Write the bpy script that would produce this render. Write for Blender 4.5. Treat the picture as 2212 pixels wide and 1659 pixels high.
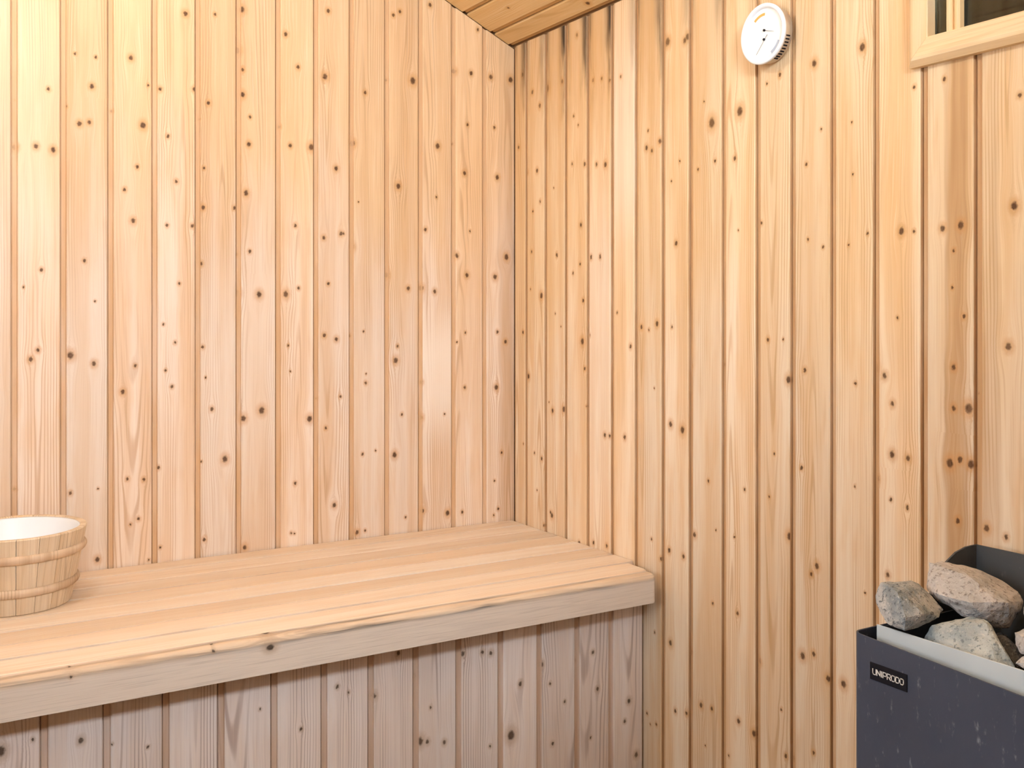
import bpy, bmesh, math, random
from mathutils import Vector, Matrix, noise

for o in list(bpy.data.objects):
    bpy.data.objects.remove(o)
SC = bpy.context.scene
COL = SC.collection

# ------------------------------------------------------------------ camera
# Room axes: back wall lies in y = 0, right wall in x = 0, the room is x < 0, y < 0.
ZC = 1.316                                   # eye height
TH = math.atan2(1326.0, 2213.0)              # the camera looks between the two walls
cam_d = bpy.data.cameras.new('camera')
cam = bpy.data.objects.new('camera', cam_d)
COL.objects.link(cam)
cam.location = (-1.44943, -2.41900, ZC)
cam.rotation_euler = (math.pi / 2, 0, -TH)
cam_d.sensor_width = 36.0
cam_d.lens = 36.0 * 2213.0 / 2212.0
cam_d.shift_y = -150.5 / 2212.0
cam_d.clip_start = 0.02
SC.camera = cam

# ------------------------------------------------------------------ light
world = bpy.data.worlds.new('world')
SC.world = world
world.use_nodes = True
bg = world.node_tree.nodes['Background']
bg.inputs[0].default_value = (0.80, 0.90, 1.0, 1)
bg.inputs[1].default_value = 0.25

DOOR_FILL_POWER = 37.0                             # fill light outside an added, unseen door, standing in for daylight
fill = bpy.data.lights.new('door_fill', 'AREA')
fill.shape = 'RECTANGLE'
fill.size = 0.80
fill.size_y = 0.80
fill.energy = DOOR_FILL_POWER
fill.color = (0.90, 0.91, 1.0)
fill_o = bpy.data.objects.new('door_fill', fill)
COL.objects.link(fill_o)
fill_o.location = (-2.53, -1.70, 1.50)
fill_o.rotation_euler = (math.pi / 2, 0, -math.pi / 2)  # shines towards +x
fill2 = bpy.data.lights.new('window_fill', 'AREA')   # fill light outside the added front window, for more frontal light
fill2.shape = 'RECTANGLE'
fill2.size = 0.82
fill2.size_y = 0.32
fill2.energy = 94.0
fill2.color = (0.85, 0.885, 1.0)
fill2_o = bpy.data.objects.new('window_fill', fill2)
COL.objects.link(fill2_o)
fill2_o.location = (-1.25, -2.98, 2.14)
fill2_o.rotation_euler = (math.pi / 2, 0, 0)  # shines towards +y
LAMP_STRENGTH = 265.0                         # the sauna lamp's globe

SC.view_settings.view_transform = 'Standard'
SC.view_settings.look = 'None'
SC.view_settings.exposure = -0.38
SC.view_settings.gamma = 1.0
SC.view_settings.use_curve_mapping = False
SC.cycles.max_bounces = 5
SC.cycles.diffuse_bounces = 4
SC.cycles.glossy_bounces = 2
SC.cycles.use_adaptive_sampling = True
SC.cycles.adaptive_threshold = 0.15
SC.cycles.adaptive_min_samples = 8
SC.cycles.use_denoising = True
SC.cycles.use_light_tree = False

# ------------------------------------------------------------------ helpers
def tag(o, label=None, cat=None, group=None, kind=None):
    if label: o['label'] = label
    if cat: o['category'] = cat
    if group: o['group'] = group
    if kind: o['kind'] = kind
    return o

def empty(name, loc=(0, 0, 0)):
    o = bpy.data.objects.new(name, None)
    COL.objects.link(o)
    o.location = loc
    o.empty_display_size = 0.05
    return o

def link(name, me, mat=None, parent=None, matrix=None):
    o = bpy.data.objects.new(name, me)
    COL.objects.link(o)
    if mat is not None and not me.materials:
        me.materials.append(mat)
    if matrix is not None:
        o.matrix_world = matrix
    if parent is not None:
        o.parent = parent
        o.matrix_parent_inverse = Matrix.Identity(4)
        pl = parent.matrix_basis if parent.parent is None else parent.parent.matrix_basis @ parent.matrix_basis
        o.matrix_basis = pl.inverted() @ (matrix if matrix is not None else pl)
    return o

def pyme(name, verts, faces, smooth=False):
    me = bpy.data.meshes.new(name)
    me.from_pydata(verts, [], faces)
    me.update()
    if smooth:
        for p in me.polygons: p.use_smooth = True
    return me

def bm_me(name, bm, smooth=False):
    me = bpy.data.meshes.new(name)
    bmesh.ops.recalc_face_normals(bm, faces=bm.faces)
    bm.to_mesh(me)
    bm.free()
    if smooth:
        for p in me.polygons: p.use_smooth = True
    return me

def bx(bm, a, b):
    vs = [bm.verts.new((x, y, z)) for x in (a[0], b[0]) for y in (a[1], b[1]) for z in (a[2], b[2])]
    for f in ((0, 1, 3, 2), (4, 6, 7, 5), (0, 4, 5, 1), (2, 3, 7, 6), (0, 2, 6, 4), (1, 5, 7, 3)):
        bm.faces.new([vs[i] for i in f])

def box_me(name, a, b, bevel=0.0, seg=2):
    bm = bmesh.new()
    bx(bm, a, b)
    bmesh.ops.recalc_face_normals(bm, faces=bm.faces)
    if bevel:
        bmesh.ops.bevel(bm, geom=list(bm.edges), offset=bevel, segments=seg, affect='EDGES', profile=0.5)
    return bm_me(name, bm)

def extrude(prof, length, ztop=None, zbot=None):
    """closed outline in local x/y extruded along local z; ztop(x) cuts the upper end"""
    n = len(prof)
    v = [(x, y, zbot(x) if zbot else 0.0) for x, y in prof] + [(x, y, ztop(x) if ztop else length) for x, y in prof]
    f = [[i, (i + 1) % n, n + (i + 1) % n, n + i] for i in range(n)]
    f += [list(range(n))[::-1], list(range(n, 2 * n))]
    return v, f

def lathe(name, prof, seg=48, smooth=True, close=False):
    bm = bmesh.new()
    rings = [[bm.verts.new((r * math.cos(2 * math.pi * k / seg), r * math.sin(2 * math.pi * k / seg), z)) for k in range(seg)] for r, z in prof]
    m = len(rings)
    for i in range(m if close else m - 1):
        a, b = rings[i], rings[(i + 1) % m]
        for k in range(seg):
            bm.faces.new((a[k], a[(k + 1) % seg], b[(k + 1) % seg], b[k]))
    bmesh.ops.remove_doubles(bm, verts=bm.verts, dist=1e-6)
    return bm_me(name, bm, smooth)

# axes of a board: local x across, local -y towards the room, local z along the board
def frame(ox, oy, oz, xa, za):
    xa = Vector(xa).normalized(); za = Vector(za).normalized(); ya = za.cross(xa)
    M = Matrix.Identity(4)
    for i, c in enumerate((xa, ya, za)):
        for j in range(3): M[j][i] = c[j]
    M.translation = Vector((ox, oy, oz))
    return M

# ------------------------------------------------------------------ materials
class NT:
    def __init__(s, name):
        s.mat = bpy.data.materials.new(name)
        s.mat.use_nodes = True
        s.t = s.mat.node_tree
        s.b = s.t.nodes['Principled BSDF']
        s.out = s.t.nodes['Material Output']
    def put(s, sock, v):
        if v is None: return
        if isinstance(v, bpy.types.NodeSocket): s.t.links.new(v, sock)
        elif isinstance(v, (int, float)) and sock.type in ('RGBA', 'VECTOR'):
            sock.default_value = (v, v, v, 1)[:len(sock.default_value)]
        elif isinstance(v, tuple) and sock.type == 'RGBA' and len(v) == 3: sock.default_value = v + (1,)
        else: sock.default_value = v
    def m(s, op, a, b=None, c=None, clamp=False):
        n = s.t.nodes.new('ShaderNodeMath'); n.operation = op; n.use_clamp = clamp
        for i, v in enumerate((a, b, c)): s.put(n.inputs[i], v)
        return n.outputs[0]
    def add(s, a, b): return s.m('ADD', a, b)
    def sub(s, a, b): return s.m('SUBTRACT', a, b)
    def mul(s, a, b): return s.m('MULTIPLY', a, b)
    def step(s, v, a, b, lo=0.0, hi=1.0):
        n = s.t.nodes.new('ShaderNodeMapRange'); n.interpolation_type = 'SMOOTHSTEP'
        for i, q in enumerate((v, a, b, lo, hi)): s.put(n.inputs[i], q)
        return n.outputs[0]
    def mix(s, f, a, b, mode='MIX'):
        n = s.t.nodes.new('ShaderNodeMix'); n.data_type = 'RGBA'; n.blend_type = mode; n.clamp_factor = True
        s.put(n.inputs[0], f); s.put(n.inputs[6], a); s.put(n.inputs[7], b)
        return n.outputs[2]
    def vec(s, x, y, z):
        n = s.t.nodes.new('ShaderNodeCombineXYZ')
        for i, q in enumerate((x, y, z)): s.put(n.inputs[i], q)
        return n.outputs[0]
    def sep(s, v):
        n = s.t.nodes.new('ShaderNodeSeparateXYZ'); s.t.links.new(v, n.inputs[0])
        return n.outputs[0], n.outputs[1], n.outputs[2]
    def noise(s, v, scale=1.0, detail=2.0, rough=0.5, dist=0.0):
        n = s.t.nodes.new('ShaderNodeTexNoise')
        s.put(n.inputs['Vector'], v); n.inputs['Scale'].default_value = scale
        n.inputs['Detail'].default_value = detail; n.inputs['Roughness'].default_value = rough
        n.inputs['Distortion'].default_value = dist
        return n.outputs[0]
    def voronoi(s, v, scale):
        n = s.t.nodes.new('ShaderNodeTexVoronoi')
        s.put(n.inputs['Vector'], v); n.inputs['Scale'].default_value = scale
        return n.outputs[0]
    def obj(s):
        return s.t.nodes.new('ShaderNodeTexCoord').outputs['Object']
    def attr(s, name, fac=False):
        n = s.t.nodes.new('ShaderNodeAttribute'); n.attribute_type = 'OBJECT'; n.attribute_name = name
        return n.outputs['Fac'] if fac else n.outputs['Vector']
    def gattr(s, name):
        n = s.t.nodes.new('ShaderNodeAttribute'); n.attribute_type = 'GEOMETRY'; n.attribute_name = name
        return n.outputs['Vector']
    def bump(s, h, strength, dist=0.001):
        n = s.t.nodes.new('ShaderNodeBump'); n.inputs['Strength'].default_value = strength
        n.inputs['Distance'].default_value = dist; s.put(n.inputs['Height'], h)
        s.t.links.new(n.outputs[0], s.b.inputs['Normal'])
    def done(s, color, rough=0.6, spec=0.3, metal=0.0):
        s.put(s.b.inputs['Base Color'], color); s.put(s.b.inputs['Roughness'], rough)
        s.put(s.b.inputs['Specular IOR Level'], spec); s.put(s.b.inputs['Metallic'], metal)
        return s.mat

def plain(name, col, rough=0.5, metal=0.0, spec=0.3, var=0.08, scale=30.0):
    n = NT(name)
    k = n.noise(n.obj(), scale, 3.0)
    c = n.mix(k, tuple(c * (1 - var) for c in col), tuple(min(1, c * (1 + var)) for c in col))
    return n.done(c, rough, spec, metal)

NK = 3                                       # nearest knots each stretch of a board knows of
def knot_group():
    g = bpy.data.node_groups.new('knot', 'ShaderNodeTree')
    for nm, ty in (('X', 'NodeSocketFloat'), ('Z', 'NodeSocketFloat'), ('K', 'NodeSocketVector'), ('Core', 'NodeSocketFloat'), ('Halo', 'NodeSocketFloat'), ('Disp', 'NodeSocketFloat')):
        g.interface.new_socket(nm, in_out='INPUT', socket_type=ty)
    for nm in ('Core', 'Halo', 'Disp'):
        g.interface.new_socket(nm, in_out='OUTPUT', socket_type='NodeSocketFloat')
    h = NT.__new__(NT); h.t = g
    i = g.nodes.new('NodeGroupInput').outputs; o = g.nodes.new('NodeGroupOutput')
    kx, kz, r = h.sep(i['K'])
    r = h.m('MAXIMUM', r, 1e-6)
    dx = h.m('DIVIDE', h.sub(i['X'], kx), r)
    dz = h.m('DIVIDE', h.sub(i['Z'], kz), r)
    d2 = h.add(h.mul(dx, dx), h.mul(h.mul(dz, dz), 0.62))
    d = h.m('SQRT', d2)
    core = h.step(d, 0.50, 1.20, 1.0, 0.0)
    halo = h.step(d, 0.8, 2.9, 1.0, 0.0)
    e = h.add(h.mul(h.mul(dx, dx), 0.10), h.mul(h.mul(dz, dz), 0.022))
    gs = h.m('EXPONENT', h.mul(e, -1.0))
    disp = h.mul(h.mul(h.mul(dx, r), gs), -0.85)
    disp = h.m('MAXIMUM', h.m('MINIMUM', disp, 0.012), -0.012)
    g.links.new(h.m('MAXIMUM', i['Core'], core), o.inputs['Core'])
    g.links.new(h.m('MAXIMUM', i['Halo'], halo), o.inputs['Halo'])
    g.links.new(h.add(i['Disp'], disp), o.inputs['Disp'])
    return g
KNOT = knot_group()

def pine(name, low, top, late, halo_c, core_c, recess=None, zone=None, slots=NK, line=0.62, fib=0.36,
         blotch_c=None, blotch=0.5, stain=False, extras=False, streak=None, rough=0.58, ymix=0.0, lam=0.0055, kdark=0.9):
    n = NT(name)
    x, y, z = n.sep(n.obj())
    if ymix: x = n.add(x, n.mul(y, ymix))
    seed = n.mul(n.attr('seed', True), 37.0)
    wob = n.sub(n.noise(n.vec(n.mul(x, 210.0), n.mul(z, 210.0), seed), 1.0, 1.0), 0.5)
    xk = n.add(x, n.mul(wob, 0.0042)); zk = n.add(z, n.mul(wob, 0.0042))
    core = halo = disp = 0.0
    for k in range(slots):
        gnode = n.t.nodes.new('ShaderNodeGroup'); gnode.node_tree = KNOT
        n.put(gnode.inputs['X'], xk); n.put(gnode.inputs['Z'], zk); n.put(gnode.inputs['K'], n.gattr('knot_%s' % 'abc'[k]))
        n.put(gnode.inputs['Core'], core); n.put(gnode.inputs['Halo'], halo); n.put(gnode.inputs['Disp'], disp)
        core, halo, disp = gnode.outputs[0], gnode.outputs[1], gnode.outputs[2]
    meander = n.sub(n.noise(n.vec(n.mul(x, 6.0), n.mul(z, 2.2), seed), 1.0, 1.0), 0.5)
    u = n.add(n.add(x, disp), n.mul(meander, 0.016))
    # cathedral growth rings
    uc = n.add(0.015, n.mul(n.m('FRACT', n.mul(seed, 0.713)), 0.065))
    z0 = n.mul(n.m('FRACT', n.mul(seed, 0.377)), 2.6)
    sl = n.add(0.010, n.mul(n.m('FRACT', n.mul(seed, 0.591)), 0.022))
    du = n.sub(u, uc)
    dzz = n.mul(n.sub(z, z0), sl)
    R = n.m('SQRT', n.add(n.mul(du, du), n.mul(dzz, dzz)))
    R = n.add(R, n.mul(n.noise(n.vec(n.mul(x, 40.0), n.mul(z, 5.0), seed), 1.0, 1.0), 0.0035))
    ring = n.m('SINE', n.mul(R, 2 * math.pi / lam))
    lines = n.step(ring, 0.1, 1.0)
    patch = n.step(n.noise(n.vec(n.mul(u, 26.0), n.mul(z, 1.6), n.add(seed, 9.0)), 1.0, 1.0), 0.42, 0.66)
    fibre = n.noise(n.vec(n.mul(u, 420.0), n.mul(z, 5.0), seed), 1.0, 2.0, 0.6)
    big = n.noise(n.vec(n.mul(u, 30.0), n.mul(z, 1.1), n.add(seed, 3.0)), 1.0, 1.0)
    big = n.step(big, 0.34, 0.70)
    if zone:
        zz = n.add(z, n.mul(n.sub(n.noise(n.vec(n.mul(x, 20.0), n.mul(z, 2.5), n.add(seed, 5.0)), 1.0, 1.0), 0.5), 0.55))
        zz = n.add(zz, n.mul(n.sub(n.m('FRACT', n.mul(seed, 0.219)), 0.5), 0.22))
        base = n.mix(n.step(zz, zone[0], zone[1]), low, top)
    else:
        base = n.mix(n.m('FRACT', n.mul(seed, 0.219)), low, top)
    base = n.mix(n.mul(big, blotch), base, blotch_c or late)
    mott = n.step(n.noise(n.vec(n.mul(u, 55.0), n.mul(z, 7.0), n.add(seed, 11.0)), 1.0, 2.0), 0.50, 0.74)
    base = n.mix(n.mul(mott, 0.30), base, blotch_c or late)
    base = n.mix(n.mul(n.mul(lines, patch), line), base, late)
    fdark = n.mul(n.step(fibre, 0.5, 0.78), fib)
    base = n.mix(fdark, base, late)
    base = n.mix(n.mul(n.step(fibre, 0.46, 0.25), fib * 0.7), base, (0.95, 0.84, 0.70))
    tone = n.add(0.90, n.mul(n.m('FRACT', n.mul(seed, 1.37)), 0.14))
    base = n.mix(1.0, base, n.vec(tone, tone, tone), 'MULTIPLY')
    if extras:
        # worn paler patch: (centre, half height, strength)
        wz, wh, ws = n.sep(n.attr('worn'))
        wd = n.m('ABSOLUTE', n.sub(n.add(z, n.mul(meander, 0.12)), wz))
        wm = n.mul(n.step(n.m('DIVIDE', wd, n.m('MAXIMUM', wh, 1e-4)), 0.25, 1.35, 1.0, 0.0), ws)
        base = n.mix(wm, base, (0.90, 0.80, 0.72))
        # brown heartwood band: (from, width, strength)
        b0, bw, bs = n.sep(n.attr('band'))
        bu = n.m('DIVIDE', n.sub(u, b0), n.m('MAXIMUM', bw, 1e-4))
        bm_ = n.mul(n.mul(n.step(bu, 0.0, 0.15), n.step(bu, 0.75, 1.0, 1.0, 0.0)), bs)
        bm_ = n.mul(bm_, n.step(n.noise(n.vec(n.mul(u, 60.0), n.mul(z, 3.0), seed), 1.0, 1.0), 0.25, 0.7, 0.35, 1.0))
        base = n.mix(bm_, base, (0.42, 0.23, 0.10))
    if streak:
        sn = n.noise(n.vec(n.mul(z, 5.0), seed, 0.0), 1.0, 3.0)
        cen = n.add(streak[0], n.mul(n.sub(sn, 0.5), 0.022))
        amp = n.mul(n.step(n.noise(n.vec(n.mul(z, 5.0), n.add(seed, 4.0), 0.0), 1.0, 1.0), 0.34, 0.6, 0.25, 1.0), n.step(z, 1.0, 2.0, 0.45, 1.0))
        sd = n.m('ABSOLUTE', n.sub(x, cen))
        sm = n.mul(n.step(sd, 0.0008, 0.0052, 1.0, 0.0), amp)
        sm = n.mul(sm, n.step(n.noise(n.vec(n.mul(x, 700.0), n.mul(z, 12.0), seed), 1.0, 1.0), 0.3, 0.6, 0.35, 1.0))
        base = n.mix(n.mul(sm, streak[1]), base, (0.10, 0.085, 0.08))
        grey = n.step(x, streak[0] - 0.004, streak[0] + 0.006)
        base = n.mix(n.mul(grey, 0.7), base, streak[2])
        fl = n.noise(n.vec(n.mul(x, 900.0), n.mul(z, 9.0), n.add(seed, 8.0)), 1.0, 2.0, 0.6)
        base = n.mix(n.mul(n.step(fl, 0.5, 0.72), 0.38), base, (0.38, 0.29, 0.24))
    base = n.mix(n.mul(halo, 0.55), base, halo_c)
    ringk = n.add(0.75, n.mul(fibre, 0.4))
    base = n.mix(n.mul(n.mul(core, kdark), ringk), base, core_c)
    if stain:
        st = n.attr('stain', True); wd_ = n.attr('width', True)
        ex = n.m('MINIMUM', x, n.sub(wd_, x))
        edge = n.step(ex, 0.004, 0.034, 1.0, 0.05)
        sn = n.noise(n.vec(n.mul(x, 70.0), n.mul(z, 9.0), n.add(seed, 2.0)), 1.0, 3.0)
        zt = n.add(z, n.mul(n.sub(sn, 0.5), 0.34))
        sm = n.mul(n.mul(n.step(zt, 1.82, 2.07), edge), st)
        base = n.mix(n.mul(n.step(zt, 1.60, 2.0), n.mul(st, 0.55)), base, (0.55, 0.31, 0.12))
        base = n.mix(sm, base, (0.055, 0.035, 0.022))
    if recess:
        rm = n.step(y, -0.0098, -0.0082)  # joint recesses darkened by depth: unbleached tongue tone plus painted-in shade
        recess_var = n.noise(n.vec(n.mul(x, 60.0), n.mul(z, 6.0), n.add(seed, 7.0)), 1.0, 3.0)
        base = n.mix(n.mul(rm, n.step(recess_var, 0.3, 0.7, 0.65, 1.0)), base, recess)
    return n.done(base, rough, 0.25)

KNC = (0.065, 0.022, 0.008)
HAL = (0.58, 0.29, 0.10)
M = {}
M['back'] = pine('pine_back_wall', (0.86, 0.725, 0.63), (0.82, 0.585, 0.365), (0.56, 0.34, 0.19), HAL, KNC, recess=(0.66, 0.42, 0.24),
                 zone=(1.25, 1.78), blotch_c=(0.72, 0.455, 0.245), blotch=0.55, extras=True)
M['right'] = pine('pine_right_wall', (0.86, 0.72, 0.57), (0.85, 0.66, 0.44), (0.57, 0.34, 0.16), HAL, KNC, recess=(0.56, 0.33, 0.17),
                  zone=(1.1, 1.6), blotch_c=(0.72, 0.44, 0.20), blotch=0.58, stain=True, extras=True)
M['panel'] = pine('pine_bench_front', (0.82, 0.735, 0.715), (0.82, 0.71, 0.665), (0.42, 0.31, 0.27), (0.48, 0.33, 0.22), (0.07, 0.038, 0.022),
                  recess=(0.60, 0.42, 0.31), blotch_c=(0.72, 0.56, 0.47), blotch=0.45, line=0.75, fib=0.34)
M['slat'] = pine('pine_bench_top', (0.87, 0.76, 0.66), (0.80, 0.64, 0.50), (0.57, 0.37, 0.23), HAL, KNC, slots=0, line=0.35, fib=0.36,
                 blotch_c=(0.77, 0.57, 0.40), blotch=0.5, rough=0.5)
M['rail'] = pine('pine_bench_rail', (0.80, 0.62, 0.46), (0.80, 0.62, 0.46), (0.40, 0.27, 0.19), (0.40, 0.27, 0.18), (0.045, 0.028, 0.02), 
                 line=0.35, fib=0.25, blotch_c=(0.62, 0.44, 0.30), blotch=0.35, streak=(0.012, 1.0, (0.74, 0.66, 0.61)), ymix=0.6)
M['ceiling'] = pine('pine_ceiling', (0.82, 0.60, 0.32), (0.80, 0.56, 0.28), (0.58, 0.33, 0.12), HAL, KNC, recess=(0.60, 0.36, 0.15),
                    blotch_c=(0.74, 0.48, 0.21), blotch=0.5, line=0.4)
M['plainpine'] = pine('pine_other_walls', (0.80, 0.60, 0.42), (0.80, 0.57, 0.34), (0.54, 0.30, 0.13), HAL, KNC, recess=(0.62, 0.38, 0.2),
                      blotch_c=(0.74, 0.46, 0.22), blotch=0.4)
M['casing'] = pine('pine_window_casing', (0.86, 0.66, 0.42), (0.84, 0.62, 0.37), (0.62, 0.38, 0.17), HAL, (0.16, 0.06, 0.02), blotch_c=(0.80, 0.52, 0.24),
                   blotch=0.5, slots=1, line=0.3)
M['stave'] = pine('pine_bucket_staves', (0.80, 0.66, 0.51), (0.76, 0.60, 0.43), (0.42, 0.28, 0.16), HAL, KNC, slots=0, line=0.65, fib=0.45,
                  blotch_c=(0.58, 0.38, 0.2), blotch=0.5, lam=0.0045)
M['hoop'] = pine('wood_hoop', (0.74, 0.57, 0.42), (0.70, 0.52, 0.37), (0.42, 0.27, 0.16), HAL, KNC, slots=0, fib=0.3)
M['backing'] = plain('bare_wall_board', (0.30, 0.17, 0.08), 0.8)
M['floor'] = plain('grey_floor', (0.20, 0.18, 0.17), 0.6)

# ------------------------------------------------------------------ measured joints and knots (x 0.1 mm across the board, z mm, radius 0.1 mm)
KL_J = [-2.4948, -2.3985, -2.3022, -2.2059, -2.1096, -2.0133, -1.917, -1.8207, -1.7244, -1.6281, -1.5318, -1.4355, -1.3392, -1.2429, -1.1462, -1.0489, -0.9541, -0.8573, -0.7618, -0.6657, -0.5698, -0.4762, -0.3792, -0.284, -0.1866, -0.0923, 0]
KL = [
    '',
    '',
    '',
    '',
    '',
    '',
    '',
    '',
    '',
    '',
    '',
    '',
    '',
    '820,1673,54 69,1673,53 480,1678,47 373,1219,44 520,1239,37 587,1412,34 727,1804,34 69,943,30 236,1374,20 69,1774,17',
    '199,1226,68 755,773,50 679,1207,48 640,1820,48 383,1735,48 588,1740,41 485,1434,34 199,925,34 721,1885,28 294,1887,27 110,1770,24 770,930,21 705,1345,21',
    '750,1744,64 490,1893,49 537,1527,49 313,1142,46 625,1649,35 353,1596,35 767,942,35 652,854,33 581,1200,32 413,946,32 81,1770,28 478,843,25 862,1836,25 873,759,22',
    '744,2011,51 943,1838,44 178,1830,39 897,1521,36 536,1622,36 351,1724,36 438,1150,32 137,966,32 327,1520,32 508,1251,29 603,1387,29 180,784,26 247,1293,25 299,1188,25',
    '688,975,66 179,1565,44 132,1434,40 298,1810,40 378,1094,40 207,791,38 910,1568,37 168,1240,33 454,2019,33 197,1657,29 136,973,22 233,1168,22 100,1771,18',
    '614,1085,71 29,1367,67 29,1943,67 549,1364,64 168,1068,63 134,2041,63 235,1605,56 153,1839,56 202,761,50 303,1722,48 29,1459,37 322,1466,37 153,1898,37 329,1787,34',
    '894,1728,69 846,1059,65 244,1365,65 244,1997,46 555,1921,42 358,1727,42 488,1533,38 567,1380,34 88,1771,34 480,903,34 381,783,28 303,1240,27 463,781,24 361,1177,23',
    '291,1906,66 578,1680,51 528,840,51 586,1254,47 373,2070,47 271,1264,43 710,1518,43 258,1506,43 529,840,40 311,1034,35 373,1392,35 772,1518,31 694,1110,31 68,1108,27',
    '66,1486,63 87,1747,63 204,766,49 425,1878,40 437,1142,36 24,1262,35 352,962,32 423,768,29 711,969,24 382,1273,24 446,1165,20 242,1600,20',
    '786,1924,81 373,1647,65 298,1197,64 267,954,64 53,1417,56 652,1383,49 417,2098,40 232,2086,40 53,1918,32 474,1057,32 351,1234,32 577,790,29',
    '552,1760,62 82,1385,61 848,789,60 73,1046,53 332,2129,49 469,1376,49 113,802,45 839,791,41 195,1538,41 82,1138,41 112,800,38 515,1625,29 755,1052,25',
    '75,1964,58 453,1421,54 382,1694,50 146,1473,50 582,1964,50 160,1471,42 387,1120,38 789,2084,38 311,787,35 477,1825,34 406,1267,29 42,1770,29 549,1539,29 155,1242,25',
    '877,1961,69 743,1472,64 381,1418,60 421,1117,60 743,1475,60 249,1961,59 455,1690,55 713,1241,47 455,1268,38 357,1825,38 594,938,34 480,785,34 367,863,26 340,769,26',
]
KR_J = [0, -0.068, -0.1637, -0.259, -0.3553, -0.455, -0.5469, -0.6435, -0.7344, -0.8362, -0.9336, -1.0251, -1.1222, -1.2176, -1.3146, -1.4121, -1.509]
KR = [
    '502,1965,51 298,1771,43 526,1267,42 543,966,25',
    '829,1365,66 183,1150,63 745,1865,54 614,1696,50 380,1908,50 104,1697,50 844,937,45 952,764,38 768,1613,37 341,1483,33 404,1590,29 482,948,29 286,1383,25 614,851,25',
    '151,1904,81 918,1075,67 365,796,58 396,1067,52 846,1909,48 594,1469,40 300,803,36 608,1466,32 521,1318,24 448,1642,24 226,1088,20 789,1285,20',
    '796,1249,69 558,2011,47 728,1537,46 896,1686,46 829,1350,42 106,2004,39 896,1182,38 657,750,36 420,1812,35 351,1693,35 694,1440,31 386,1419,31 963,1090,27 613,1786,27',
    '790,1674,56 765,1027,45 426,1679,42 198,1455,42 300,761,39 843,764,39 198,1456,38 574,1454,38 638,1882,38 283,1885,38 574,1456,34 132,1265,34 953,1027,33 953,1872,33',
    '548,1030,44 774,1242,40 62,1487,37 398,1872,33 259,1320,26',
    '813,1295,52 912,1700,49 441,1692,49 254,1287,43 637,1683,39 948,774,36 790,402,32 619,812,29 463,416,29 526,1281,28 498,1730,28 733,606,25 579,395,22 720,1151,21',
    '215,1914,76 711,1067,67 874,1910,60 321,1076,55 788,1904,54 314,597,53 270,799,46 504,1470,44 744,795,42 477,454,39 839,461,38 624,1647,27 363,1288,27 347,1607,24',
    '726,1714,91 185,848,48 394,493,48 35,594,48 729,497,37 621,968,33 821,1633,32 753,716,30 91,1206,27 299,1622,26 851,870,20 530,413,20 485,1762,20',
    '537,1724,82 928,488,54 498,498,45 389,1631,38 474,714,36 37,1213,29 670,966,28 382,866,23 217,418,23 492,1485,19',
    '895,895,61 872,1192,59 87,634,51 804,475,37 338,1267,36 647,1775,36 162,1495,31 688,560,25 309,1765,24 504,1047,24 368,962,24 736,1268,21',
    '312,678,60 591,1779,58 657,853,53 924,654,53 21,476,46 580,689,42 363,1212,38 521,835,36 286,1029,35 580,507,30 402,1595,29 440,1455,26 803,1439,26 759,1655,23',
    '720,1784,60 306,655,58 573,1194,28 838,1457,22 563,1012,22 780,829,20 487,1656,19 515,1564,19 417,1439,17',
    '41,1223,65 588,1456,53 398,1078,53 244,1211,46 719,1075,44 405,1164,40 310,871,39 90,1032,38 376,1001,27 702,993,27 842,1694,26 706,991,26 835,1454,26 509,1310,24',
    '880,1167,69 544,1077,65 922,1080,59 742,1458,55 409,1455,46 728,1085,45 692,987,41 615,1166,40 610,1231,40 16,998,37 444,1696,30 797,1313,30 615,1418,25 587,1359,23',
    '671,1480,57 577,1267,52 212,984,50 536,976,35 759,1646,33 42,1192,12',
]
KP_J = [-1.3462, -1.2498, -1.1528, -1.0561, -0.9603, -0.8633, -0.7667, -0.6718, -0.5758, -0.4804, -0.382, -0.2868, -0.1894, -0.0983, 0]
KP = [
    '384,613,73 852,622,24',
    '618,605,43',
    '723,571,22 144,588,16',
    '',
    '763,597,21',
    '563,545,27',
    '315,610,31 543,595,22',
    '116,578,47 628,652,41',
    '141,469,70 35,600,45 301,465,39 680,456,39 373,532,26',
    '149,627,46 803,617,40 601,622,37 784,425,27',
    '305,437,88 530,540,44',
    '109,571,48 388,397,35 326,527,28 700,481,28',
    '594,492,39 22,563,35 472,575,35 407,389,25',
    '755,324,51 546,449,47 433,406,33',
]
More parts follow.
